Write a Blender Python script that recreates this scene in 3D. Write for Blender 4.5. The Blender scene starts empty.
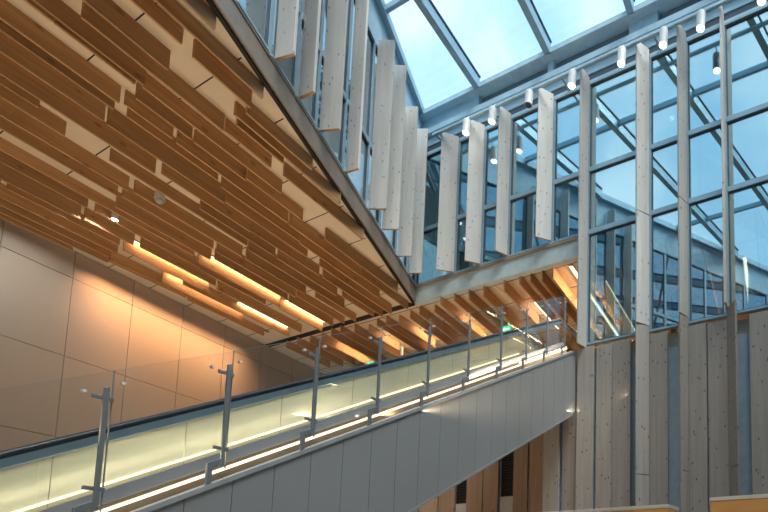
import bpy, math, random
from mathutils import Vector
random.seed(7)
scn = bpy.context.scene
col = scn.collection
R = math.radians
EYE = 1.6                                   # camera height above the hall floor

# ------------------------------------------------------------------ frames
def horiz(az):
    return Vector((math.sin(R(az)), math.cos(R(az)), 0))
class Frame:
    """local (s, n, z): s along the plane, n out of it, z up (metres above the eye), optional rise per metre of s"""
    def __init__(f, o, s, n, rise=0.0):
        f.o, f.s, f.n, f.rise = Vector(o), Vector(s), Vector(n), rise
    def __call__(f, s, n, z):
        p = f.o + f.s * s + f.n * n
        return Vector((p.x, p.y, z + f.rise * s + EYE))
CORNER = Vector((-5.743, 13.311, 0))
aA = horiz(115.5); A = Frame(CORNER, aA, (aA.y, -aA.x, 0))            # rear glass facade, n towards the atrium
bB = -horiz(-4.6);  B = Frame(CORNER, bB, (-bB.y, bB.x, 0))           # left glass facade, s towards the camera
dT = horiz(13.7);   T = Frame((-5.734, 13.193, 0), (dT.y, -dT.x, 0), dT)  # ceiling grid: s across slats, n along them
dS = horiz(20.99);  S = Frame((-3.8115, 4.9366, 0), dS, (dS.y, -dS.x, 0), math.tan(R(30)))  # escalator, n towards the hall
dW = horiz(9.7);    W = Frame((-12.15, 9.97, 0), dW, (dW.y, -dW.x, 0))  # left wall, n into the hall
I = Frame((0, 0, 0), (1, 0, 0), (0, 1, 0))
ZS0 = 0.86                                   # height of the stringer's top edge at s = 0

# ------------------------------------------------------------------ mesh building
class MB:
    def __init__(m): m.v, m.f, m.mi = [], [], []
    def face(m, pts, mi=0):
        k = len(m.v); m.v += [Vector(p) for p in pts]; m.f.append(list(range(k, k + len(pts)))); m.mi.append(mi)
    def hexa(m, p, mi=0, mbot=None):        # 8 corners: bottom 4 then top 4
        k = len(m.v); m.v += [Vector(q) for q in p]
        for i, q in enumerate(((3, 2, 1, 0), (4, 5, 6, 7), (0, 1, 5, 4), (1, 2, 6, 5), (2, 3, 7, 6), (3, 0, 4, 7))):
            m.f.append([k + j for j in q]); m.mi.append(mbot if (i == 0 and mbot is not None) else mi)
        return m
    def box(m, F, s, n, z, mi=0, mbot=None):
        c = [(s[0], n[0]), (s[1], n[0]), (s[1], n[1]), (s[0], n[1])]
        return m.hexa([F(a, b, z[0]) for a, b in c] + [F(a, b, z[1]) for a, b in c], mi, mbot)
    def prism(m, pts, z0, z1, mi=0):         # pts: world xy polygon, z above eye
        n = len(pts); k = len(m.v)
        m.v += [Vector((p[0], p[1], z0 + EYE)) for p in pts] + [Vector((p[0], p[1], z1 + EYE)) for p in pts]
        m.f.append([k + i for i in reversed(range(n))]); m.f.append([k + n + i for i in range(n)])
        for i in range(n): m.f.append([k + i, k + (i + 1) % n, k + n + (i + 1) % n, k + n + i])
        m.mi += [mi] * (n + 2); return m
    def tube(m, pts, r, seg=14, mi=0, cap=True):
        pts = [Vector(p) for p in pts]
        rs = r if isinstance(r, (list, tuple)) else [r] * len(pts)
        k0 = len(m.v); up = None
        for i, p in enumerate(pts):
            d = (pts[min(i + 1, len(pts) - 1)] - pts[max(i - 1, 0)])
            if d.length < 1e-6: d = Vector((0, 0, 1))
            d.normalize()
            if up is None:
                up = d.orthogonal().normalized()
            u = (up - d * up.dot(d)).normalized(); w = d.cross(u); up = u
            for j in range(seg):
                t = 2 * math.pi * j / seg
                m.v.append(p + (u * math.cos(t) + w * math.sin(t)) * rs[i])
        for i in range(len(pts) - 1):
            for j in range(seg):
                a = k0 + i * seg + j; b = k0 + i * seg + (j + 1) % seg
                m.f.append([a, b, b + seg, a + seg]); m.mi.append(mi)
        if cap:
            m.f.append([k0 + j for j in reversed(range(seg))]); m.mi.append(mi)
            e = k0 + (len(pts) - 1) * seg
            m.f.append([e + j for j in range(seg)]); m.mi.append(mi)
        return m
    def sphere(m, c, r, seg=16, rings=10, half=False, mi=0):
        c = Vector(c); k = len(m.v); lo = 0 if half else -90
        for i in range(rings + 1):
            a = R(lo + (90 - lo) * i / rings)
            for j in range(seg):
                t = 2 * math.pi * j / seg
                m.v.append(c + Vector((r * math.cos(a) * math.cos(t), r * math.cos(a) * math.sin(t), -r * math.sin(a))))
        for i in range(rings):
            for j in range(seg):
                a = k + i * seg + j; b = k + i * seg + (j + 1) % seg
                m.f.append([a, a + seg, b + seg, b]); m.mi.append(mi)
        return m
    def build(m, name, mats, parent=None, bevel=0.0, smooth=False):
        me = bpy.data.meshes.new(name)
        if parent is not None: org = world[parent.name]
        else:
            xs = [v.x for v in m.v]; ys = [v.y for v in m.v]; zs = [v.z for v in m.v]
            org = Vector(((min(xs) + max(xs)) / 2, (min(ys) + max(ys)) / 2, min(zs)))
        me.from_pydata([v - org for v in m.v], [], m.f)
        for q in (mats if isinstance(mats, (list, tuple)) else [mats]): me.materials.append(q)
        for p, i in zip(me.polygons, m.mi): p.material_index = i; p.use_smooth = smooth
        import bmesh
        bm = bmesh.new(); bm.from_mesh(me); bmesh.ops.recalc_face_normals(bm, faces=bm.faces); bm.to_mesh(me); bm.free()
        o = bpy.data.objects.new(name, me); col.objects.link(o)
        if parent is not None: o.parent = parent
        else: o.location = org
        world[o.name] = org
        if bevel:
            b = o.modifiers.new('edge', 'BEVEL'); b.width = bevel; b.segments = 2; b.limit_method = 'ANGLE'
        return o
world = {}
def empty(name, loc):
    o = bpy.data.objects.new(name, None); col.objects.link(o); o.location = loc; o.empty_display_size = .1
    world[o.name] = Vector(loc); return o
def tag(o, label=None, cat=None, group=None, kind=None):
    if label: o['label'] = label
    if cat: o['category'] = cat
    if group: o['group'] = group
    if kind: o['kind'] = kind
    return o
ORD = ['first', 'second', 'third', 'fourth', 'fifth', 'sixth', 'seventh', 'eighth', 'ninth', 'tenth', 'eleventh', 'twelfth',
       'thirteenth', 'fourteenth', 'fifteenth', 'sixteenth', 'seventeenth', 'eighteenth', 'nineteenth', 'twentieth',
       'twenty-first', 'twenty-second', 'twenty-third', 'twenty-fourth', 'twenty-fifth', 'twenty-sixth', 'twenty-seventh', 'twenty-eighth',
       'twenty-ninth', 'thirtieth']

# ------------------------------------------------------------------ materials
def new_mat(name):
    m = bpy.data.materials.new(name); m.use_nodes = True
    nt = m.node_tree; nt.nodes.clear()
    out = nt.nodes.new('ShaderNodeOutputMaterial')
    return m, nt, out
def N(nt, t, **kw):
    n = nt.nodes.new(t)
    for k, v in kw.items():
        if k in n.inputs: n.inputs[k].default_value = v
        else: setattr(n, k, v)
    return n
def c4(c): return (c[0], c[1], c[2], 1)
def ramp(nt, stops):
    r = nt.nodes.new('ShaderNodeValToRGB'); e = r.color_ramp.elements
    e[0].position, e[0].color = stops[0][0], c4(stops[0][1]); e[1].position, e[1].color = stops[-1][0], c4(stops[-1][1])
    for p, c in stops[1:-1]:
        x = e.new(p); x.color = c4(c)
    return r
def plain(name, c, rough=.5, metal=0.0, var=.08, scale=6, spec=.5):
    m, nt, out = new_mat(name); L = nt.links.new
    b = N(nt, 'ShaderNodeBsdfPrincipled', Roughness=rough, Metallic=metal)
    b.inputs['Specular IOR Level'].default_value = spec
    tc = N(nt, 'ShaderNodeTexCoord'); no = N(nt, 'ShaderNodeTexNoise', Scale=scale, Detail=4.0)
    L(tc.outputs['Object'], no.inputs['Vector'])
    lo = [x * (1 - var) for x in c]; hi = [min(1, x * (1 + var)) for x in c]
    r = ramp(nt, [(.3, lo), (.7, hi)]); L(no.outputs['Fac'], r.inputs['Fac']); L(r.outputs['Color'], b.inputs['Base Color'])
    L(b.outputs[0], out.inputs[0]); return m
def wood(name, dark, light, rot=0.0, axis='X', knots=.0, kcol=(.12, .09, .07), rough=.6, grain=9, kscale=5.0, spec=.3):
    m, nt, out = new_mat(name); L = nt.links.new
    b = N(nt, 'ShaderNodeBsdfPrincipled', Roughness=rough); b.inputs['Specular IOR Level'].default_value = spec
    tc = N(nt, 'ShaderNodeTexCoord'); oi = N(nt, 'ShaderNodeObjectInfo')
    ad = N(nt, 'ShaderNodeVectorMath', operation='ADD'); ml = N(nt, 'ShaderNodeVectorMath', operation='MULTIPLY')
    ml.inputs[1].default_value = (37, 21, 53); L(oi.outputs['Random'], ml.inputs[0])
    rt = N(nt, 'ShaderNodeMapping'); rt.inputs['Rotation'].default_value = (0, 0, R(rot)); L(tc.outputs['Object'], rt.inputs['Vector'])
    L(rt.outputs[0], ad.inputs[0]); L(ml.outputs[0], ad.inputs[1])
    sc = N(nt, 'ShaderNodeMapping'); g = grain
    sc.inputs['Scale'].default_value = {'X': (.5, g, g), 'Y': (g, .5, g), 'Z': (g, g, .5)}[axis]; L(ad.outputs[0], sc.inputs['Vector'])
    no = N(nt, 'ShaderNodeTexNoise', Scale=1.6, Detail=5.0, Distortion=.6); L(sc.outputs[0], no.inputs['Vector'])
    r = ramp(nt, [(.3, dark), (.52, [(x + y) / 2 for x, y in zip(dark, light)]), (.72, light)]); L(no.outputs['Fac'], r.inputs['Fac'])
    # board to board tone
    hv = N(nt, 'ShaderNodeHueSaturation'); mr = N(nt, 'ShaderNodeMapRange'); mr.inputs[3].default_value = .84; mr.inputs[4].default_value = 1.12
    L(oi.outputs['Random'], mr.inputs[0]); L(mr.outputs[0], hv.inputs['Value']); L(r.outputs['Color'], hv.inputs['Color'])
    last = hv.outputs['Color']
    if knots:
        ks = N(nt, 'ShaderNodeMapping'); q = .55
        ks.inputs['Scale'].default_value = {'X': (q, 1, 1), 'Y': (1, q, 1), 'Z': (1, 1, q)}[axis]; L(ad.outputs[0], ks.inputs['Vector'])
        vo = N(nt, 'ShaderNodeTexVoronoi', Scale=kscale); L(ks.outputs[0], vo.inputs['Vector'])
        kr = ramp(nt, [(.09, (1, 1, 1)), (.17, (0, 0, 0))]); L(vo.outputs['Distance'], kr.inputs['Fac'])
        km = N(nt, 'ShaderNodeMath', operation='MULTIPLY'); km.inputs[1].default_value = knots; L(kr.outputs['Color'], km.inputs[0])
        mx = N(nt, 'ShaderNodeMix', data_type='RGBA'); L(km.outputs[0], mx.inputs['Factor']); L(last, mx.inputs['A']); mx.inputs['B'].default_value = c4(kcol)
        last = mx.outputs['Result']
    L(last, b.inputs['Base Color']); L(b.outputs[0], out.inputs[0]); return m
def glass(name, tint, refl, rough=0.0, rcol=(1, 1, 1), fres=True):
    m, nt, out = new_mat(name); L = nt.links.new
    tr = N(nt, 'ShaderNodeBsdfTransparent', Color=c4(tint)); gl = N(nt, 'ShaderNodeBsdfGlossy', Color=c4(rcol), Roughness=rough)
    mx = N(nt, 'ShaderNodeMixShader')
    if fres:
        lw = N(nt, 'ShaderNodeLayerWeight', Blend=.5); pw = N(nt, 'ShaderNodeMath', operation='POWER'); pw.inputs[1].default_value = 4.0
        ma = N(nt, 'ShaderNodeMath', operation='MULTIPLY_ADD'); ma.inputs[1].default_value = .7; ma.inputs[2].default_value = refl; ma.use_clamp = True
        L(lw.outputs['Facing'], pw.inputs[0]); L(pw.outputs[0], ma.inputs[0]); L(ma.outputs[0], mx.inputs[0])
    else: mx.inputs[0].default_value = refl
    L(tr.outputs[0], mx.inputs[1]); L(gl.outputs[0], mx.inputs[2]); L(mx.outputs[0], out.inputs[0]); return m
def emit(name, c, s):
    m, nt, out = new_mat(name)
    e = N(nt, 'ShaderNodeEmission', Color=c4(c), Strength=s); nt.links.new(e.outputs[0], out.inputs[0]); return m

M = {}
M['slat'] = wood('spruce_slat', (.44, .235, .10), (.60, .355, .17), rot=13.7, axis='Y', knots=.55, kcol=(.22, .09, .03), grain=14, kscale=4.5)
M['board'] = plain('ceiling_board', (.76, .63, .47), .7, var=.06, scale=1.5)
M['fin'] = wood('bleached_larch', (.57, .545, .515), (.66, .635, .60), axis='Z', knots=.75, kcol=(.16, .13, .11), grain=9, kscale=10)
M['cut'] = wood('fresh_end_grain', (.50, .26, .10), (.62, .36, .16), axis='X', grain=20)
M['clad'] = wood('grey_larch_board', (.35, .31, .275), (.43, .385, .345), axis='Z', knots=.85, kcol=(.08, .07, .06), grain=9, kscale=10)
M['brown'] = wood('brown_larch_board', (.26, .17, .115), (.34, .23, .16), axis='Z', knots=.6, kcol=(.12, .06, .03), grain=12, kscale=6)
M['panel'] = plain('bronze_wall_panel', (.46, .385, .315), .34, metal=.3, var=.03, scale=.6)
M['dark'] = plain('dark_reveal', (.015, .013, .012), .7)
M['fascia'] = plain('grey_brown_fascia', (.36, .28, .225), .45, metal=.1)
M['fasciaA'] = plain('pale_green_grey_fascia', (.54, .66, .69), .5)
M['alu'] = plain('blue_grey_aluminium', (.34, .50, .60), .4, metal=.25)
M['aludk'] = plain('dark_gasket', (.07, .10, .125), .5)
M['steel'] = plain('pale_painted_steel', (.47, .66, .77), .4)
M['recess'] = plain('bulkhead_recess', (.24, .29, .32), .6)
M['white'] = plain('white_paint', (.80, .80, .78), .5)
M['stringer'] = plain('grey_metal_cladding', (.31, .315, .32), .5, metal=.15, var=.05, scale=.8)
M['seam'] = plain('pale_seam', (.42, .44, .46), .5, metal=.3)
M['inox'] = plain('brushed_stainless', (.30, .34, .36), .28, metal=.5, var=.04)
M['deck'] = plain('stainless_deck', (.52, .52, .57), .32, metal=.15, var=.03)
M['brass'] = plain('bronze_bracket', (.62, .45, .30), .35, metal=.4)
M['rubber'] = plain('black_handrail_rubber', (.018, .022, .03), .35)
M['railblue'] = plain('handrail_guide', (.24, .33, .39), .3, metal=.3)
M['frost'] = plain('frosted_balustrade', (.58, .565, .46), .24, metal=.2, var=.05, scale=2, spec=.8)
M['step'] = plain('escalator_step', (.20, .20, .20), .5, metal=.5)
M['gapback'] = plain('pale_blue_backing', (.42, .52, .60), .6)
M['louvre'] = plain('black_louvre', (.03, .03, .032), .5)
M['greybox'] = plain('grey_render', (.42, .39, .36), .7)
M['room'] = plain('interior_plaster', (.33, .36, .36), .8)
M['roomdk'] = plain('interior_dark', (.10, .12, .13), .8)
M['duct'] = plain('galvanised_duct', (.60, .64, .64), .25, metal=.9)
M['floor'] = plain('stone_floor', (.55, .50, .44), .35, var=.06, scale=.8)
M['orange'] = wood('varnished_birch_counter', (.82, .46, .17), (.90, .54, .22), axis='X', grain=6, rough=.35)
M['backwall'] = plain('opposite_wall', (.40, .46, .50), .7)
M['sign'] = emit('exit_sign_green', (.10, .75, .40), 1.3)
M['signw'] = emit('exit_sign_white', (.9, 1, .95), 2.0)
M['led'] = emit('warm_led', (1.0, .72, .42), 4.0)
M['ledcool'] = emit('warm_white_led', (1.0, .84, .60), 2.2)
M['lamp'] = emit('lamp_glow', (1.0, .86, .68), 5.0)
M['spotw'] = emit('downlight_glow', (.92, 1.0, .95), 40.0)
M['gA'] = glass('curtain_wall_glass', (.74, .85, .84), .50, rcol=(.72, .93, 1.0))
M['gB'] = glass('left_facade_glass', (.66, .78, .83), .32, rcol=(.80, .92, 1.0))
M['gR'] = glass('skylight_glass', (.94, .975, .985), .03, rcol=(.8, .95, 1))
M['gG'] = glass('guard_glass', (.965, .975, .97), .035)
M['gE'] = glass('balustrade_glass', (.95, .96, .91), .03)
M['gedge'] = plain('glass_edge', (.36, .42, .40), .2, var=.02)

# ------------------------------------------------------------------ levels (metres above the eye)
Z_SILL, Z_FLR, Z_BOT, Z_MID, Z_TOP, Z_ROOF = 4.80, 4.75, 7.26, 8.68, 10.70, 11.80
Z_FAS = 6.85; Z_BRD = 6.85; Z_SLAT = 6.66

# ------------------------------------------------------------------ facades
def window(n, F, s0, s1, zs, g, fm='alu'):
    """one glazed bay: slim frame, transoms at the levels in zs and a pane in each light"""
    e = tag(empty('window_%d' % n, F(s0, 0, zs[0])), kind='structure')
    m = MB(); w = .035; d = .07
    m.box(F, (s0, s0 + w), (-.05, d * .4), (zs[0], zs[-1])); m.box(F, (s1 - w, s1), (-.05, d * .4), (zs[0], zs[-1]))
    for i, z in enumerate(zs):
        h = .05 if 0 < i < len(zs) - 1 else .04
        a = z - h if i else z; b = z + h if i < len(zs) - 1 else z
        m.box(F, (s0 + w, s1 - w), (-.05, .04), (a, b))
    m.build('frame', M[fm], e)
    k = MB()
    for i in range(len(zs) - 1):
        z0, z1 = zs[i] + .045, zs[i + 1] - .05
        for sa, sb in ((s0 + w, s0 + w + .016), (s1 - w - .016, s1 - w)): k.box(F, (sa, sb), (-.045, .015), (z0, z1))
        k.box(F, (s0 + w + .016, s1 - w - .016), (-.045, .015), (z0, z0 + .016)); k.box(F, (s0 + w + .016, s1 - w - .016), (-.045, .015), (z1 - .02, z1))
        MB().box(F, (s0 + w, s1 - w), (-.022, -.008), (z0 - .005, z1 + .005)).build('pane', M[g], e)
    k.build('gasket', M['aludk'], e)
    return e
A_M = [0.02, 1.33, 2.15, 2.92, 4.13, 5.03, 6.48, 7.28, 8.06, 9.3, 10.6, 11.9, 13.2]
wn = 0
for i in range(len(A_M) - 1):
    wn += 1; s0, s1 = A_M[i], A_M[i + 1]
    if i < 4: window(wn, A, s0, s1, [Z_BOT, Z_MID, Z_TOP], 'gA')
    elif i == 4: window(wn, A, s0, s1, [Z_BOT, Z_MID, Z_TOP], 'gA')
    else: window(wn, A, s0, s1, [Z_SILL, Z_BOT, Z_MID, Z_TOP], 'gA')
B_M = [0.06, 0.68, 1.42, 2.36, 3.02, 4.03, 4.98, 5.6, 6.26, 7.0, 7.75, 8.6, 9.5, 10.4, 11.4, 12.6, 13.8, 15.0, 16.4]
for i in range(len(B_M) - 1):
    wn += 1; window(wn, B, B_M[i], B_M[i + 1], [Z_BOT, 8.62, 10.84], 'gB')

# fascias and bulkheads (the setting)
def trim(k, mb, mat, **kw): return tag(mb.build('trim_%d' % k, mat, **kw), kind='structure')
m = MB(); m.box(B, (.0, 17), (-.12, .02), (6.97, 7.21)); m.box(B, (.0, 17), (-.12, .035), (7.215, 7.235)); m.box(B, (0, 17), (-.12, .035), (6.86, 6.96))
trim(1, m, M['fascia'])
trim(2, MB().box(B, (0.0, 17), (-.05, .0), (6.815, 6.858)), M['dark'])
m = MB().box(A, (.03, 5.0), (-.15, .0), (6.82, 7.20)); trim(3, m, M['fasciaA'])
trim(4, MB().box(A, (.03, 5.0), (-.15, .035), (7.20, 7.255)), M['fascia'])
# bulkhead above the rear glazing: head band, pale band, recess with pilasters, gutter
trim(5, MB().box(A, (0, 13.2), (-.2, .02), (10.70, 10.78)), M['steel'])
trim(6, MB().box(A, (0, 13.2), (-.2, -.02), (10.78, 10.96)), M['aludk'])
trim(7, MB().box(A, (0, 13.2), (-.25, .0), (10.96, 11.14)), M['steel'])
m = MB().box(A, (0, 13.2), (-.25, .10), (11.20, 11.34)); trim(8, m, M['steel'])
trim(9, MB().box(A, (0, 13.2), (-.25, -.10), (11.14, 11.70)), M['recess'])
m = MB()
for s, w in ((.0, 1.9), (3.92, .16), (6.0, .66), (9.6, .66), (11.5, .3)): m.box(A, (s, s + w), (-.1, .02), (11.34, 11.70))
trim(10, m, M['steel'])
m = MB().box(A, (0, 13.2), (-.25, .20), (11.70, 11.80)); m.box(A, (0, 13.2), (-.25, .12), (11.80, 11.90)); trim(11, m, M['steel'])
trim(12, MB().box(A, (.1, 13.2), (.12, .16), (11.80, 11.86)), M['aludk'])
# bulkhead above the left glazing
trim(13, MB().box(B, (0, 17), (-.25, .0), (10.86, 11.72)), M['steel'])
m = MB().box(B, (0, 17), (-.25, .12), (11.72, 11.90)); trim(14, m, M['alu'])
# dark joint between the two ceilings, below the rear facade line
m = MB().box(A, (-7.0, -.1), (-.10, .06), (6.835, 6.88)); trim(15, m, M['dark'])

# timber fins, rear facade: (s at facade, s at outer edge - signed lean, bottom, top)
finsA = [(1.31, .89, 7.30, 10.84), (2.12, 1.77, 7.30, 10.84), (2.90, 2.66, 7.31, 10.84), (4.10, 3.76, 7.33, 10.85), (5.02, 4.86, None, 10.88),
         (6.46, 6.18, None, 10.90), (7.27, 7.08, None, 10.90), (8.05, 7.96, None, 10.92), (9.28, 9.1, None, 10.92), (10.55, 10.4, None, 10.92)]
finA_lab = ['pale timber fin on the rear facade, nearest the glass corner', 'pale timber fin on the rear facade, second from the glass corner',
            'slim pale timber fin on the rear facade, third from the glass corner', 'wide pale timber fin on the rear facade, fourth from the glass corner',
            'long slim timber fin rising at the top end of the escalator', 'widest long timber fin, first one right of the escalator top fin',
            'long timber fin on the rear facade, second right of the escalator top fin', 'slim long timber fin with dark twisted foot near right edge',
            'long timber fin on the rear facade beyond the right edge', 'long timber fin on the rear facade farthest right']
for (sf, so, zb, zt), lab in zip(finsA, finA_lab):
    n0, n1 = .03, .30; th = .045
    ux = Vector((so - sf + .13, n1 - n0)); ux.normalize(); px = (-ux.y * th / 2, ux.x * th / 2)
    so2 = so + .13
    def q(s, n, z, k): return A(s + px[0] * k, n + px[1] * k, z)
    def board(mb, za, zb_, ztop_in):
        mb.hexa([q(sf, n0, za, -1), q(so2, n1, za, -1), q(so2, n1, za, 1), q(sf, n0, za, 1),
                 q(sf, n0, ztop_in, -1), q(so2, n1, zb_, -1), q(so2, n1, zb_, 1), q(sf, n0, ztop_in, 1)], 0, 1)
    mb = MB()
    if zb is not None: board(mb, zb, zt, zt - .04)
    elif sf < 5.5: board(mb, 4.737, zt, zt - .04)
    else:
        board(mb, 4.92, 7.21, 7.21); board(mb, 7.225, zt, zt - .04)
    f = mb.build('timber_fin', [M['fin'], M['cut']], bevel=.004); tag(f, lab, 'fin', 'timber fins on the rear facade')

# timber fins, left facade: (s, bottom, top, reach, lean)
finsB = [(.55, 7.30, 11.05, .30, .03), (1.30, 7.28, 10.96, .30, .03), (2.22, 7.32, 11.10, .34, .03), (2.89, 7.31, 11.0, .34, .03), (3.92, 7.29, 11.4, .27, .12), (4.87, 7.29, 11.4, .34, .06),
         (5.49, 7.30, 11.4, .27, .13), (6.13, 7.30, 11.4, .30, .10)]
for i, (s, z0, z1, w, ln) in enumerate(finsB):
    mb = MB(); th = .045
    u = Vector((ln, w)); L_ = u.length; u.normalize(); px = (-u.y * th / 2, u.x * th / 2)
    def q(t, z, k): return B(s + u.x * t + px[0] * k, .036 + u.y * t + px[1] * k, z)
    mb.hexa([q(0, z0, -1), q(L_, z0, -1), q(L_, z0, 1), q(0, z0, 1), q(0, z1, -1), q(L_, z1, -1), q(L_, z1, 1), q(0, z1, 1)], 0, 1)
    f = mb.build('timber_fin', [M['fin'], M['cut']], bevel=.004)
    tag(f, 'knotty pale timber fin on the left glass facade, %s from the glass corner' % ('nearest one' if i == 0 else ORD[i]) if i else
        'knotty pale timber fin on the left glass facade, nearest the glass corner', 'fin', 'timber fins on the left facade')

# lighting rail with its spotlights
lr = empty('lighting_rail', A(.8, .36, 10.76))
tag(lr, 'long pale blue steel rail carrying spotlights along the rear glass facade', 'rail')
MB().box(A, (.8, 13.1), (.335, .39), (10.76, 10.82)).build('rail_bar', M['steel'], lr)
for s in (.85, 2.5, 4.5, 6.7, 9.4, 11.6): MB().box(A, (s, s + .05), (.02, .335), (10.77, 10.81)).build('bracket', M['alu'], lr)
spots = [(1.98, 1), (2.75, 1), (3.77, 0), (4.89, 1), (6.07, 1), (6.99, 1), (7.76, 1), (8.92, 1)]
sp_lab = ['white cylinder spotlight, lit, closest to the glass corner', 'lit white cylinder spotlight, second from the glass corner',
          'white cylinder spotlight that is switched off', 'lit white cylinder spotlight just left of the escalator top fin',
          'lit white cylinder spotlight just right of the escalator top fin', 'lit white spotlight between the two widest long fins',
          'lit white spotlight left of the slim fin with twisted foot', 'lit white spotlight farthest right on the lighting rail']
for (s, on), lab in zip(spots, sp_lab):
    e = tag(empty('spotlight', A(s, .46, 10.32)), lab, 'spotlight', 'spotlights on the lighting rail')
    top = A(s, .46, 10.66); bot = A(s - .01, .48, 10.32)
    hs = MB().tube([top, top + (bot - top) * .04, bot], [.07, .085, .085], 20).build('housing', M['white'], e)
    d = (bot - top).normalized()
    MB().tube([bot + d * .001, bot + d * .012], [.074, .07], 20).build('lens', M['lamp'] if on else M['aludk'], hs)
    MB().tube([A(s, .408, 10.79), A(s, .46, 10.655)], .012, 8).build('arm', M['alu'], e)

# ------------------------------------------------------------------ skylight
sk = tag(empty('window_0', A(0, 0, 11.9)), kind='structure')
d_r = horiz(16.0)                            # rafters
def xy(v): return (v.x, v.y)
tri = [A(-.05, -.1, 0), A(13.2, -.1, 0), A(13.2, 0, 0) - d_r * 14.5, B(15.5, -.1, 0)]
MB().prism([xy(p) for p in tri], 11.93, 11.95).build('pane', M['gR'], sk)
# rafters end on the rear gutter; each runs back until it meets the left gutter or the far edge
for s in (1.98, 4.03, 6.12, 8.2, 10.3, 12.3):
    p1 = A(s, .18, 0); p0 = p1 - d_r * 14.0
    # clip on the left facade line
    nb = B.n; o = CORNER
    d1 = (p1 - o).dot(nb); d0 = (p0 - o).dot(nb)
    if d0 < .1: p0 = p1 + (p0 - p1) * ((d1 - .1) / (d1 - d0))
    sd = Vector((d_r.y, -d_r.x, 0)); mb = MB()
    def beam(w, z0, z1):
        c = [p0 - sd * w, p0 + sd * w, p1 + sd * w, p1 - sd * w]
        mb.hexa([Vector((p.x, p.y, z0 + EYE)) for p in c] + [Vector((p.x, p.y, z1 + EYE)) for p in c])
    beam(.075, 11.70, 11.93)
    mb.build('rafter', M['alu'], sk)
    mb = MB(); beam(.10, 11.955, 11.99); mb.build('rafter_cap', M['aludk'], sk)
for n in (2.34, 7.05, 11.75):               # purlins parallel to the rear facade
    s0 = n / math.tan(R(60)) ; s0 = -(-n) * .577
    MB().box(A, (s0 + .05, 13.1), (n - .04, n + .04), (11.80, 11.93)).build('purlin', M['alu'], sk)

# ------------------------------------------------------------------ ceilings
wl0, wl1 = W(-14, -.2, 0), W(22, -.2, 0)
ceil_pts = [B(17, -.06, 0), A(0, -.02, 0) + (B(0, -.06, 0) - CORNER), A(-7.6, -.02, 0), W(-14, -.2, 0), W(-14, -.2, 0) + Vector((6.5, -3, 0))]
tag(MB().prism([xy(p) for p in ceil_pts], Z_BRD, 6.98).build('ceiling', M['board']), kind='structure')
m = MB()
soff = [A(-7.6, -.12, 0), A(13.2, -.12, 0), A(13.2, -9.5, 0), A(-11, -9.5, 0)]
tag(m.prism([xy(p) for p in soff], Z_BRD, 7.0).build('ceiling_rear', M['board']), kind='structure')
# board joints: thin dark gaps across the ceilings
m = MB()
for k in range(14):
    n = 6.62 - .855 * k
    s0 = -7.4
    s1 = (n / .866 * .5 + .02) if n > 0 else 13.0      # stops at the left facade line
    if n > 0: s1 = n * .577 - .12
    m.box(A, (s0, s1), (n - .008, n + .008), (Z_BRD - .003, Z_BRD + .002))
for s in [-6.4 + 1.25 * i for i in range(16)]:
    m.box(A, (s, s + .012), (-9.4, -.2), (Z_BRD - .003, Z_BRD + .002))
tag(m.build('trim_16', M['dark']), kind='structure')

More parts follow.
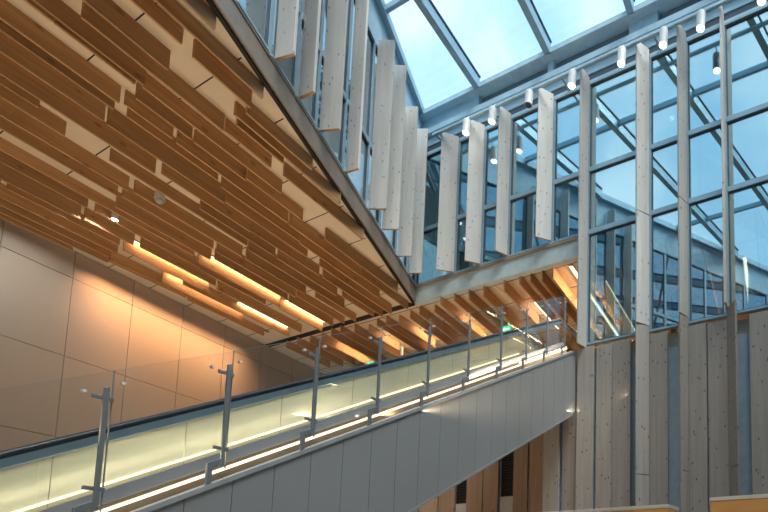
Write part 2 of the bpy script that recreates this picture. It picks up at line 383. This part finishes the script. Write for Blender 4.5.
# slats: (t, p0, p1, drop)  t across the ceiling (towards the glass edge), p along it
FAR = -9.2
slats = [
 (2.12, FAR, -6.68, .17), (1.80, FAR, -5.74, .17), (1.53, FAR, -6.63, .17), (1.55, -6.50, -5.70, .21), (1.36, -5.60, -4.44, .17), (1.17, -5.62, -3.62, .17),
 (1.06, FAR, -6.44, .22), (1.05, -5.48, -4.69, .19), (.78, -7.21, -5.47, .21), (.75, -5.42, -4.64, .17), (.84, -4.48, -2.66, .20),
 (.47, FAR, -6.32, .20), (.41, -6.30, -4.12, .19), (.29, FAR, -7.20, .15), (.26, -7.17, -6.30, .13), (.14, -6.20, -5.44, .20),
 (.08, -5.36, -4.48, .17), (.15, -4.55, -3.42, .18), (.13, -2.85, -.72, .20),
 (-.17, FAR, -6.20, .21), (-.16, -6.14, -5.50, .18), (-.15, -5.44, -3.45, .20), (-.15, -3.41, -1.57, .21), (-.20, -1.50, .10, .17),
 (-.38, FAR, -6.13, .20), (-.40, -5.95, -4.6, .16), (-.44, -4.5, -2.9, .19), (-.48, -2.85, -.57, .19),
 (-.74, FAR, -6.02, .21), (-.70, -6.00, -4.22, .24), (-.74, -4.18, -2.41, .19), (-.72, -2.1, .16, .20),
 (-1.11, FAR, -5.07, .24), (-1.06, -5.00, -3.41, .21), (-1.08, -3.37, -1.75, .18), (-1.02, -1.7, .22, .20),
 (-1.42, FAR, -6.38, .18), (-1.36, -4.14, -2.6, .19), (-1.34, -2.55, -.95, .21), (-1.32, -.8, .26, .16),
 (-1.68, FAR, -5.93, .19), (-1.62, -5.38, -3.0, .17), (-1.64, -2.95, -.39, .21),
 (-2.06, FAR, -4.83, .21), (-2.04, -4.75, -2.75, .19), (-1.98, -2.7, -1.2, .22), (-1.95, -.95, .36, .17),
 (-2.40, FAR, -4.77, .20), (-2.36, -4.72, -3.1, .19), (-2.34, -3.04, -1.13, .21), (-2.36, -1.08, .42, .16),
 (-2.68, -4.60, -2.89, .24), (-2.66, -2.82, -1.05, .19), (-2.72, -.95, .42, .18),
 (-3.05, FAR, -2.95, .16), (-3.06, -2.86, -.89, .23), (-3.13, -.81, .50, .23),
 (-3.30, FAR, -4.65, .20), (-3.36, -4.5, -2.6, .17), (-3.40, -2.55, -.96, .18),
 (-3.72, FAR, -4.50, .24), (-3.75, -4.42, -3.60, .20), (-3.72, -3.50, -1.95, .19), (-3.86, -1.8, .55, .18),
 (-4.06, -5.33, -3.65, .19), (-4.10, FAR, -5.40, .16), (-4.05, -3.58, -1.85, .24), (-4.34, -2.2, .62, .20),
 (-4.42, FAR, -3.45, .20), (-4.62, -2.45, -.52, .24), (-4.72, FAR, -3.40, .20), (-4.86, -3.30, -1.6, .19),
 (-4.98, FAR, -3.25, .20), (-5.06, -1.55, .5, .17), (-5.06, -3.2, -1.6, .14), (-5.26, FAR, -3.7, .17)]
def slat(t, p0, p1, drop):
    mb = MB().box(T, (t - .034, t), (p0, p1), (Z_BRD - drop, Z_BRD - .001))
    return mb.build('hanging_baffle', M['slat'], bevel=.003)
rows = {}
for q in slats: rows.setdefault(round(q[0] / .33), []).append(q)
DEEP = 1.25
for ri, key in enumerate(sorted(rows, reverse=True)):
    row = sorted(rows[key], key=lambda q: -(q[2]))
    for k, q in enumerate(row):
        kf = .0075                            # the deeper slats hang a little closer to the viewer
        o = slat(q[0] + kf * (8.69 - q[0]), q[1] + kf * (-11.46 - q[1]), q[2] + kf * (-11.46 - q[2]), q[3] * DEEP); L_ = q[2] - max(q[1], -7.5)
        size = 'long' if L_ > 1.9 else ('short' if L_ < 1.0 else 'mid-length')
        tag(o, '%s spruce baffle, %s row from the glass edge, %s from its far end' % (size, ORD[ri], ORD[k]), 'baffle', 'hanging baffles under the near ceiling')
# rear soffit slats, behind the rear facade line
def pA(t): return .012 - .174 * t           # where a row crosses the facade line
rear = []
for t in (.82, 1.24, 1.68, 2.10, 2.68, 3.11, 3.40, 3.70, 3.97, 4.62, 5.1, 5.55, 6.1, 6.6, 7.3, 8.4, 9.0, 9.7, 10.5):
    L_ = 2.4 if t < 3.5 else 3.6
    rear.append((t, pA(t) + .10, pA(t) + L_ + random.uniform(-.5, .5), random.choice((.22, .25, .28))))
    if t < 7: rear.append((t + .1, pA(t) + L_ + .7, pA(t) + L_ + 4.5, .22))
for t in (.42, .05, -.36, -.8, -1.15, -1.5, -1.95, -2.3, -2.75, -3.1, -3.6, -4.05, -4.5, -5.0):
    if t < -4.9: rear.append((t, pA(t) + .3, pA(t) + 1.9, .22)); continue
    rear.append((t, pA(t) + .22 + random.uniform(0, .3), pA(t) + 2.2 + random.uniform(-.6, .9), random.choice((.20, .23, .26))))
    rear.append((t + .07, pA(t) + 3.4 + random.uniform(-.3, .3), pA(t) + 5.6 + random.uniform(0, .8), .22))
near_r = sorted([q for q in rear if q[1] < pA(q[0]) + 1.2], key=lambda q: q[0]); far_r = sorted([q for q in rear if q[1] >= pA(q[0]) + 1.2], key=lambda q: q[0])
for lst, wd in ((near_r, 'under the front of the rear soffit'), (far_r, 'deep inside the rear soffit')):
    for k, q in enumerate(lst):
        kk = ORD[k] if k < len(ORD) else '%dth' % (k + 1)
        tag(slat(*q), 'spruce baffle %s, %s from the left wall' % (wd, kk), 'baffle', 'hanging baffles under the rear soffit')

# ------------------------------------------------------------------ lamps and lights
def aim(o, xdir, ldir):
    """local x along xdir, light shining along ldir"""
    from mathutils import Matrix
    z = -Vector(ldir).normalized(); x = Vector(xdir); x = (x - z * x.dot(z)).normalized(); y = z.cross(x)
    o.matrix_world = Matrix(((x.x, y.x, z.x, o.location.x), (x.y, y.y, z.y, o.location.y), (x.z, y.z, z.z, o.location.z), (0, 0, 0, 1)))
def area(loc, xdir, ldir, lx, ly, power, c, spread=180):
    d = bpy.data.lights.new('area_light', 'AREA'); d.shape = 'RECTANGLE'; d.size = lx; d.size_y = ly; d.energy = power; d.color = c; d.spread = R(spread)
    o = bpy.data.objects.new('area_light', d); col.objects.link(o); o.location = loc; aim(o, xdir, ldir); return o
def point(loc, power, c, r=.05):
    d = bpy.data.lights.new('point_light', 'POINT'); d.energy = power; d.color = c; d.shadow_soft_size = r
    o = bpy.data.objects.new('point_light', d); col.objects.link(o); o.location = loc; return o
WARM = (1.0, .65, .38)
def linear(t, p0, p1, label, power=3.2, side=-1, c=WARM, drop=.0, w=.022):
    e = tag(empty('linear_ceiling_light', T(t, (p0 + p1) / 2, Z_BRD - .05 - drop)), label, 'ceiling light', 'linear lights between the baffles')
    hs = MB().box(T, (t - w, t + w), (p0, p1), (Z_BRD - .028 - drop, Z_BRD - .001)).build('housing', M['aludk'], e)
    MB().box(T, (t - w * .8, t + w * .8), (p0 + .01, p1 - .01), (Z_BRD - .034 - drop, Z_BRD - .0285 - drop)).build('diffuser', M['led'], hs)
    area(T(t + .0 * side, (p0 + p1) / 2, Z_BRD - .045 - drop), dT, T.s * side * .8 + Vector((0, 0, -1)), (p1 - p0) * .97, .03, power * (p1 - p0), c)
linear(-2.93, -2.86, -.92, 'linear light washing the first bright baffle in the middle of the near ceiling')
linear(-3.0, -.80, .45, 'linear light washing the bright baffle just above the glass guard')
linear(-3.91, -3.55, -1.9, 'linear light washing the bright baffle beside the left wall')
linear(-4.46, -2.45, -.55, 'linear light washing the deep baffle closest to the left wall')
linear(-4.22, -1.0, .45, 'short linear light low on the near ceiling by the far end of the left wall')
linear(4.36, -.55, 3.1, 'bright linear light in the rear soffit right of the escalator top', 11, w=.05)
linear(4.95, .2, 3.0, 'linear light inside the glazing just right of the escalator top fin', 11, w=.05)
linear(8.08, .0, 2.5, 'bright linear light seen inside the rear glazing near the right edge', 9, w=.05)
linear(1.02, .9, 2.4, 'linear light under the rear soffit, fourth from the left wall', 5)
linear(2.9, .75, 2.3, 'linear light under the rear soffit, fifth from the left wall, above the escalator top', 5)
linear(-.62, 1.2, 2.5, 'linear light under the rear soffit, third from the left wall', 5)
linear(-1.75, 1.3, 2.6, 'linear light under the rear soffit, second from the left wall', 5)
linear(-3.4, 1.6, 2.9, 'linear light under the rear soffit, closest to the left wall', 5)
# linear lamp behind the lowest baffles, washing the left wall
e = tag(empty('linear_ceiling_light', T(-5.02, -1.5, Z_BRD - .04)), 'long linear light hidden behind the lowest baffles, washing the bronze wall', 'ceiling light')
MB().box(T, (-5.04, -5.0), (-3.2, .6), (Z_BRD - .026, Z_BRD - .001)).build('housing', M['aludk'], e)
area(T(-5.02, -1.3, Z_BRD - .04), dT, T.s * -.55 + Vector((0, 0, -1)), 3.7, .03, 62, (1, .53, .26), 75)
# downlight, detectors
e = tag(empty('downlight', T(-3.19, -4.3, Z_SLAT - .02)), 'small round white downlight glowing among the baffles at left', 'downlight')
MB().tube([T(-3.19, -4.3, Z_BRD - .001), T(-3.19, -4.3, Z_SLAT - .02)], .05, 18).build('housing', M['white'], e)
MB().tube([T(-3.19, -4.3, Z_SLAT - .021), T(-3.19, -4.3, Z_SLAT - .028)], .042, 18).build('lens', M['spotw'], e)
d = bpy.data.lights.new('spot_light', 'SPOT'); d.energy = 260; d.color = (.93, 1, .96); d.spot_size = R(110); d.spot_blend = .6; d.shadow_soft_size = .05
o = bpy.data.objects.new('spot_light', d); col.objects.link(o); o.location = T(-3.19, -4.3, Z_SLAT - .04); aim(o, dW, -W.n * .9 + Vector((0, 0, -1)))
def detector(t, p, z, label, r=.075, dark=True):
    e = tag(empty('smoke_detector', T(t, p, z - r)), label, 'detector')
    hs = MB().tube([T(t, p, Z_BRD - .001), T(t, p, z)], r, 20).build('base', M['white'], e)
    MB().sphere(T(t, p, z), r * .93, 18, 8, half=True).build('dome', M['greybox'] if dark else M['white'], hs, smooth=True)
detector(-1.78, -4.53, 6.63, 'round white smoke detector among the baffles of the near ceiling')
detector(-3.79, 2.56, 6.60, 'dark dome camera left of the green exit sign behind the guard', .085)
detector(-2.10, 2.36, 6.62, 'small white detector right of the green exit sign behind the guard', .05, False)
def exit_sign(t, p, label):
    c = A; e = tag(empty('exit_sign', T(t, p, 6.380)), label, 'exit sign', 'green exit signs')
    o = T(t, p, 0); F_ = Frame(o, aA, A.n)
    MB().box(F_, (-.14, .14), (-.02, .02), (6.380, 6.560)).build('panel', M['sign'], e)
    mb = MB()
    mb.box(F_, (-.03, .11), (.021, .024), (6.455, 6.485)); mb.hexa([F_(-.10, .021, 6.470), F_(-.03, .021, 6.420), F_(-.03, .024, 6.420), F_(-.10, .024, 6.470), F_(-.10, .021, 6.471), F_(-.03, .021, 6.520), F_(-.03, .024, 6.520), F_(-.10, .024, 6.471)])
    mb.build('arrow', M['signw'], e)
    for q in (-.1, .1): MB().tube([F_(q, 0, 6.560), F_(q, 0, Z_BRD)], .006, 8).build('hanger', M['alu'], e)
exit_sign(1.86, 1.30, 'green exit sign above the upper part of the escalator')
exit_sign(-3.30, 2.52, 'green exit sign lower left, between the third and fourth guard posts')

# ------------------------------------------------------------------ left wall
lw = tag(MB().box(W, (-12, 21), (-.16, -.035), (-EYE, 7.0)).build('wall_left', M['dark']), kind='structure')
zs = [-EYE, 1.17, 2.87, 4.57, 6.25, Z_BRD - .01]
for k in range(-6, 13):
    for i in range(len(zs) - 1):
        MB().box(W, (1.163 * k + .006, 1.163 * (k + 1) - .006), (-.034, 0), (zs[i] + .006, zs[i + 1] - .006)).build('wall_panel', M['panel'], lw)

# ------------------------------------------------------------------ escalator
SL0, SL1 = -2.6, 6.55
def z_(r): return ZS0 + r
es = tag(empty('escalator', S(2, -.7, z_(-1.35))), 'long grey clad escalator with black handrail and glowing yellow balustrade, climbing to the right', 'escalator')
js = [-2.6] + [2.40 + .379 * k for k in range(-13, 13)]
for i in range(len(js) - 1):
    b1 = min(js[i + 1], 6.64)
    if js[i] < 6.6: MB().box(S, (js[i] + .0035, b1 - .0035), (-.025, .0), (z_(-1.31), z_(-.035))).build('cladding_panel', M['stringer'], es)
MB().box(S, (SL0, SL1), (-.06, -.012), (z_(-1.31), z_(-.035))).build('seam_backing', M['seam'], es)
MB().box(S, (SL0, SL1), (-1.62, .018), (z_(-1.345), z_(-1.312))).build('bottom_flange', M['stringer'], es)
MB().box(S, (SL0, SL1), (-.075, .02), (z_(-.033), z_(.012))).build('top_edge', M['seam'], es)
MB().box(S, (SL0, SL1), (-.20, -.16), (z_(-.03), z_(.135))).build('gutter_back', M['brass'], es)
MB().box(S, (SL0, SL1), (-.16, -.152), (z_(.065), z_(.095))).build('light_strip', M['ledcool'], es)
MB().box(S, (SL0, SL1), (-.16, -.13), (z_(.118), z_(.135))).build('gutter_lip', M['brass'], es)
MB().box(S, (SL0, SL1), (-.26, -.235), (z_(.135), z_(.235))).build('outer_deck', M['deck'], es)
MB().box(S, (SL0, SL1), (-.34, -.20), (z_(.10), z_(.134))).build('deck_base', M['greybox'], es)
for k in range(6):
    a0 = SL0 + k * 1.55; MB().box(S, (a0 + .004, min(a0 + 1.546, SL1)), (-.30, -.288), (z_(.22), z_(.66))).build('glass_balustrade', M['gE'], es)
def handrail(n, zr=.725):
    zz = z_(zr) + S.rise * SL1 - .02
    pts = [S(SL0 + (SL1 - .25 - SL0) * i / 12, n, z_(zr)) for i in range(13)] + [S(SL1 + d, n, zz - S.rise * (SL1 + d) - c) for d, c in ((-.1, .03), (.1, .005), (.4, 0), (1.45, 0))]
    mb = MB(); mb.tube(pts, .030, 12); return mb
handrail(-.295).build('handrail', M['rubber'], es, smooth=True)
MB().box(S, (SL0, SL1), (-.318, -.266), (z_(.635), z_(.70))).build('handrail_guide', M['railblue'], es)
for k in range(9):
    a0 = SL0 + k * 1.02; MB().box(S, (a0 + .004, min(a0 + 1.016, SL1)), (-1.36, -1.34), (z_(-.05), z_(.54))).build('inner_balustrade', M['frost'], es)
handrail(-1.35, .60).build('handrail', M['rubber'], es, smooth=True)
MB().box(S, (SL0, SL1), (-1.375, -1.325), (z_(.545), z_(.575))).build('handrail_guide', M['railblue'], es)
MB().box(S, (SL0, SL1), (-1.33, -1.30), (z_(.13), z_(.155))).build('light_strip', M['ledcool'], es)
MB().box(S, (SL0, SL1), (-.36, -.33), (z_(.13), z_(.155))).build('light_strip', M['ledcool'], es)
LV = Frame(S.o, S.s, S.n); zl = ZS0 + S.rise * SL1
MB().box(LV, (SL1, 8.1), (-1.36, -1.34), (4.76, zl + .53)).build('inner_balustrade', M['frost'], es)
MB().box(LV, (SL1, 7.9), (-.30, -.288), (4.80, zl + .64)).build('glass_balustrade', M['gE'], es)
MB().box(LV, (SL1, 8.0), (-.318, -.266), (zl + .62, zl + .68)).build('handrail_guide', M['railblue'], es)
MB().box(LV, (SL1, 8.1), (-1.375, -1.325), (zl + .53, zl + .56)).build('handrail_guide', M['railblue'], es)
MB().box(S, (SL0, SL1), (-1.62, -1.58), (z_(-1.31), z_(-.04))).build('side_cladding', M['stringer'], es)
for k in range(22):
    s = SL0 + .42 * k
    c = [S(s, -1.28, z_(-.20)), S(s + .40, -1.28, z_(-.20)), S(s + .40, -.38, z_(-.20)), S(s, -.38, z_(-.20))]
    zt = S(s, 0, z_(.02)).z
    MB().hexa(c + [Vector((p.x, p.y, zt)) for p in c]).build('step', M['step'], es)
slope = (S(1, 0, 0) - S(0, 0, 0)).normalized(); LN = (SL1 - SL0) / math.cos(R(30)) * .97; mid = (SL0 + SL1) / 2
YEL = (1.0, .88, .64)
area(S(mid, -1.25, z_(.17)), slope, -S.n * .55 + Vector((0, 0, .6)), LN, .03, 8, YEL)
area(S(mid, -.37, z_(.17)), slope, -S.n * 1.0 + Vector((0, 0, .15)), LN, .03, 20, YEL)
area(S(mid, -1.28, z_(.63)), slope, -S.n * .5 + Vector((0, 0, -.8)), LN, .03, 5, YEL)
area(S(mid, -.135, z_(.05)), slope, S.n * -.7 + Vector((0, 0, .6)), LN, .02, 7, (1, .78, .5))

# ------------------------------------------------------------------ glass guard
gr = tag(empty('glass_guard_rail', S(2, -.03, z_(.0))), 'frameless glass guard with slim stainless posts along the near edge of the escalator', 'guard rail')
posts = [-1.70, -.84, .02, .88, 1.70, 2.51, 3.32, 4.11, 4.84, 5.52, 6.18]
for s in posts:
    mb = MB()
    h = .016
    mb.box(S, (s - h, s + h), (-.012, .012), (z_(.13), z_(1.085)))
    mb.box(S, (s - .125, s - .08), (-.012, .012), (z_(.016), z_(.215)))
    mb.box(S, (s - .08, s - h), (-.012, .012), (z_(.155), z_(.215)))
    p = mb.build('post', M['inox'], gr, bevel=.004)
    for zc in (1.0, .30):
        L0 = Frame(S(s, 0, 0) - Vector((0, 0, S(s, 0, 0).z)), S.s, S.n); zz = z_(zc) + S.rise * s
        MB().box(L0, (-.075, .06), (-.034, -.014), (zz - .016, zz + .016)).build('clamp', M['inox'], p, bevel=.004)
gs = posts + [6.68]
for i in range(len(gs) - 1):
    a0, a1 = gs[i] + .055, gs[i + 1] + .045
    if i == len(gs) - 2: a1 = 6.68
    MB().box(S, (a0, a1), (-.052, -.038), (z_(.10), z_(1.205))).build('glass_panel', M['gG'], gr)
    mb = MB().box(S, (a0, a1), (-.052, -.038), (z_(1.2052), z_(1.209)))
    mb.box(S, (a0 - .001, a0 + .004), (-.052, -.038), (z_(.10), z_(1.205)))
    mb.build('polished_edge', M['gedge'], gr)
    for sb in (a0 + .06, a1 - .16):
        MB().tube([S(sb, -.062, z_(1.09)), S(sb, -.026, z_(1.09))], .013, 12).build('fixing', M['white'], gr)

# ------------------------------------------------------------------ cladding boards under the rear glazing
tag(MB().box(A, (-4.0, 13.2), (-.20, -.06), (-EYE, 4.45)).build('wall_rear', M['gapback']), kind='structure')
ZL = -EYE
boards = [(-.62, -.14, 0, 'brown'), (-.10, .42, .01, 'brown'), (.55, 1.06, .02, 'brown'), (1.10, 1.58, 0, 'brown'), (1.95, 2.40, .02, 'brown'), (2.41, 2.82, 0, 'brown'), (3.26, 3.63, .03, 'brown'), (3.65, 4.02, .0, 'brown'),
          (4.04, 4.43, .05, 'clad'), (4.46, 4.83, -.03, 'clad'), (4.86, 5.24, .06, 'clad'), (5.28, 5.66, .0, 'clad'), (5.675, 6.07, .03, 'clad'), (6.48, 6.86, .02, 'clad'),
          (7.30, 7.645, .05, 'clad'), (7.66, 8.05, .0, 'clad'), (8.46, 8.86, .03, 'clad'), (8.88, 9.27, 0, 'clad'), (9.30, 9.7, .03, 'clad')]
nb_, nc_ = 0, 0
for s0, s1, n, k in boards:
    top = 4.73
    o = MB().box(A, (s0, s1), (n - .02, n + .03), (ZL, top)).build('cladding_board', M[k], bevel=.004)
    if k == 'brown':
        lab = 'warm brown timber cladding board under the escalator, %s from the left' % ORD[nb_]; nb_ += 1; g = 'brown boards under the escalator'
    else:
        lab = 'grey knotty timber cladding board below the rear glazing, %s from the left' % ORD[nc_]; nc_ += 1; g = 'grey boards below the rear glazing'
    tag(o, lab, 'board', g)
for (sf, so, top, lab) in ((6.47, 6.19, 4.90, 'turned grey timber fin below the widest long fin'), (7.28, 7.10, 4.90, 'turned grey timber fin below the glazing with a seam near its foot'), (8.07, 8.28, 4.93, 'turned grey timber fin below the slim fin with twisted foot')):
    th = .045; ux = Vector((so - sf + .08 * (1 if so < sf else 0), .2)); ux.normalize(); px = (-ux.y * th / 2, ux.x * th / 2); so2 = so + (.10 if so < sf else 0)
    mb = MB()
    def q(s, n, z, k): return A(s + px[0] * k, n + px[1] * k, z)
    for za, zb in ((ZL, 1.95), (1.965, top)):
        mb.hexa([q(sf, .05, za, -1), q(so2, .27, za, -1), q(so2, .27, za, 1), q(sf, .05, za, 1), q(sf, .05, zb, -1), q(so2, .27, zb, -1), q(so2, .27, zb, 1), q(sf, .05, zb, 1)])
    tag(mb.build('timber_fin', M['clad'], bevel=.004), lab, 'fin', 'turned fins below the rear glazing')
for k, (s0, s1, zb, zt) in enumerate(((1.63, 1.92, 1.70, 4.3), (2.90, 3.23, 1.78, 4.3))):
    e = tag(empty('louvre_grille', A((s0 + s1) / 2, 0, zb)), 'black louvre grille under the escalator, %s' % ('smaller one at left' if k == 0 else 'larger one at right'), 'grille', 'louvre grilles')
    MB().box(A, (s0, s1), (-.055, -.045), (zb, zt)).build('back_plate', M['dark'], e)
    mb = MB()
    nsl = int((zt - zb) / .062)
    for i in range(nsl):
        z = zb + .062 * i
        mb.hexa([A(s0 + .02, .02, z), A(s1 - .02, .02, z), A(s1 - .02, -.03, z + .045), A(s0 + .02, -.03, z + .045), A(s0 + .02, .02, z + .008), A(s1 - .02, .02, z + .008), A(s1 - .02, -.03, z + .053), A(s0 + .02, -.03, z + .053)])
    mb.build('louvres', M['louvre'], e)
    mb = MB().box(A, (s0, s0 + .02), (-.045, .025), (zb, zt)); mb.box(A, (s1 - .02, s1), (-.045, .025), (zb, zt)); mb.build('frame', M['louvre'], e)
    tag(MB().box(A, (s0 - .02, s1 + .01), (-.04, .015), (ZL, zb - .004)).build('base_panel', M['greybox'], bevel=.004), 'grey panel below the %s louvre grille' % ('smaller left' if k == 0 else 'larger right'), 'panel', 'grey panels below the grilles')

# ------------------------------------------------------------------ rooms behind the glass
def st(name, mb, mat): return tag(mb.build(name, mat), kind='structure')
st('floor_upper', MB().box(A, (-4.4, 13.2), (-9.5, -.13), (4.45, 4.75)), M['floor'])
st('wall_rear_room', MB().box(A, (-11, 13.2), (-9.7, -9.5), (4.75, 7.0)), M['room'])
st('floor_top', MB().box(A, (-.5, 13.2), (-5.4, -.45), (7.02, 7.22)), M['room'])
st('wall_top_room', MB().box(A, (-2.6, 13.2), (-5.6, -5.4), (7.22, 10.9)), M['room'])
st('ceiling_top_room', MB().box(A, (-2.6, 13.2), (-5.4, -.26), (10.72, 10.9)), M['room'])
st('floor_left_room', MB().box(B, (-.2, 17), (-4.4, -.2), (7.02, 7.22)), M['room'])
st('wall_left_room', MB().box(B, (-.2, 17), (-4.6, -4.4), (7.22, 10.9)), M['room'])
st('ceiling_left_room', MB().box(B, (-.2, 17), (-4.4, -.26), (10.9, 11.0)), M['room'])
for k, (s, n) in enumerate(((.3, -1.6), (1.5, -2.4))):
    mb = MB(); mb.tube([A(s - .6, n, 8.2), A(s - .2, n, 8.9), A(s + .05, n, 9.6), A(s + .1, n, 10.7)], .26, 22)
    tag(mb.build('ventilation_duct', M['duct'], smooth=True), ('shiny bent ventilation duct behind the glass in the corner' if k == 0 else 'shiny bent ventilation duct deeper behind the glass'), 'duct', 'ventilation ducts')
for k, s in enumerate((6.0, 7.9, 9.9)):
    tag(MB().tube([A(s, -2.4, 4.75), A(s, -2.4, Z_BRD)], .09, 18).build('round_column', M['roomdk'], smooth=True), kind='structure')

# ------------------------------------------------------------------ the hall around the camera
st('floor', MB().prism([(-17, -9), (17, -9), (17, 26), (-17, 26)], -EYE - .1, -EYE), M['floor'])
st('wall_back', MB().box(A, (-6, 13.2), (14.6, 14.8), (7.0, 11.9)), M['backwall'])
m = MB()
for s in [-5 + 1.5 * i for i in range(13)]: m.box(A, (s, s + .12), (14.5, 14.6), (7.3, 11.6))
for z in (7.05, 8.7, 10.4, 11.6): m.box(A, (-6, 13.2), (14.5, 14.6), (z, z + .12))
st('trim_17', m, M['steel'])
st('ceiling_front', MB().box(A, (-6, 13.2), (14.8, 19), (6.9, 7.0)), M['roomdk'])
st('wall_front', MB().box(A, (-8, 13.2), (19, 19.2), (-EYE, 7.0)), M['backwall'])
st('wall_right', MB().box(A, (13.2, 13.4), (-9.5, 19), (-EYE, 11.9)), M['backwall'])
for k, (s, n) in enumerate(((3, 15.5), (5.2, 16), (7.4, 15.4), (9.6, 16), (11.6, 15.5))):
    e = tag(empty('downlight', A(s, n, 6.86)), 'round downlight in the dark soffit behind the viewer, %s from the left' % ORD[k], 'downlight', 'downlights behind the viewer')
    MB().tube([A(s, n, 6.9), A(s, n, 6.87)], .10, 18).build('rim', M['white'], e)
    MB().tube([A(s, n, 6.869), A(s, n, 6.862)], .085, 18).build('lens', M['spotw'], e)

# foreground kiosk panels
def ray(u, v):
    f, u0, v0 = 560., 645., 521.2; p = math.atan((579 - v0) / f); w = (v0 - v) / f
    return Vector(((u - u0) / f, math.cos(p) - w * math.sin(p), math.sin(p) + w * math.cos(p)))
ko = Vector((.2, 2.55, 0))
K = Frame(ko, aA, A.n)
def ks(u, v):
    r = ray(u, v); t = ko.dot(A.n) / r.dot(A.n); q = r * t; return (q - ko).dot(aA), q.z
for (u0, v0, u1, v1, lab) in ((520, 513, 668, 504.5, 'left one of two varnished birch panels with white top in the foreground'), (710, 498, 840, 488.5, 'right one of two varnished birch panels with white top in the foreground')):
    (sa, za), (sb, zb) = ks(u0, v0), ks(u1, v1); zt = (za + zb) / 2
    e = tag(empty('kiosk_panel', K((sa + sb) / 2, -.06, -EYE)), lab, 'panel', 'birch panels in the foreground')
    MB().box(K, (sa, sb), (-.12, 0), (-EYE, zt - .018)).build('board', M['orange'], e, bevel=.004)
    MB().box(K, (sa - .003, sb + .003), (-.13, .004), (zt - .018, zt)).build('top_cap', M['white'], e, bevel=.003)

# ------------------------------------------------------------------ daylight
w = bpy.data.worlds.new('sky'); scn.world = w; w.use_nodes = True; nt = w.node_tree; nt.nodes.clear()
out = nt.nodes.new('ShaderNodeOutputWorld'); bg = N(nt, 'ShaderNodeBackground', Strength=1.8)
tc = N(nt, 'ShaderNodeTexCoord'); no = N(nt, 'ShaderNodeTexNoise', Scale=3.2, Detail=6.0, Distortion=.4)
nt.links.new(tc.outputs['Generated'], no.inputs['Vector'])
r = ramp(nt, [(.36, (.28, .49, .68)), (.50, (.38, .57, .73)), (.66, (.66, .76, .83))]); nt.links.new(no.outputs['Fac'], r.inputs['Fac'])
nt.links.new(r.outputs['Color'], bg.inputs['Color']); nt.links.new(bg.outputs[0], out.inputs[0])
sd = bpy.data.lights.new('sun', 'SUN'); sd.energy = 4.6; sd.angle = R(35); sd.color = (1, .95, .88)
so = bpy.data.objects.new('sun', sd); col.objects.link(so); so.location = (4, -4, 16); aim(so, (1, 0, 0), (-.42, .55, -1.0))
# added warm fill: unseen area lights standing in for the hall's shop lights
for (x, y, p) in ((2.5, -3.0, 160), (6.5, 3.5, 160), (-7.5, 5.0, 130), (-2.0, -4.0, 120)):
    area((x, y, 3.4), (1, 0, 0), (0, 0, -1), 1.2, 1.2, p, (1, .72, .45))
point((1.0, 1.3, 3.1), 22, (1, .85, .65), .12)   # unseen fill light added to brighten the counter panels
# upward fill lights added below the view to brighten the near ceiling
for (x, y, p) in ((-6.3, 6.0, 48), (-8.2, 10.0, 62), (-4.6, 3.4, 14)):
    area((x, y, .5), (1, 0, 0), Vector((.12, .25, 1.0)), .6, .6, p, (1, .78, .54), 120)
# lamps tucked under the escalator light the brown boards
area(S(3.6, -1.0, z_(-1.40)), slope, (.2, .6, -1), 4.0, .05, 2.5, (1, .80, .62))

# ------------------------------------------------------------------ camera
cd = bpy.data.cameras.new('camera'); co = bpy.data.objects.new('camera', cd); col.objects.link(co); scn.camera = co
cd.sensor_fit = 'HORIZONTAL'; cd.sensor_width = 36; cd.lens = 560 / 768 * 36; cd.clip_start = .05; cd.clip_end = 300
cd.shift_x = (384 - 645) / 768; cd.shift_y = (521.2 - 256) / 768
co.location = (0, 0, EYE); co.rotation_euler = (R(90) + math.atan((579 - 521.2) / 560), 0, 0)

vs = scn.view_settings; scn.display_settings.display_device = 'sRGB'
vs.view_transform = 'Standard'; vs.look = 'None'; vs.gamma = 1; vs.exposure = 0.12; vs.use_curve_mapping = False
cy = scn.cycles; cy.max_bounces = 10; cy.transparent_max_bounces = 24; cy.diffuse_bounces = 4; cy.glossy_bounces = 5; cy.sample_clamp_indirect = 6
cy.use_denoising = True; cy.caustics_reflective = False; cy.caustics_refractive = False
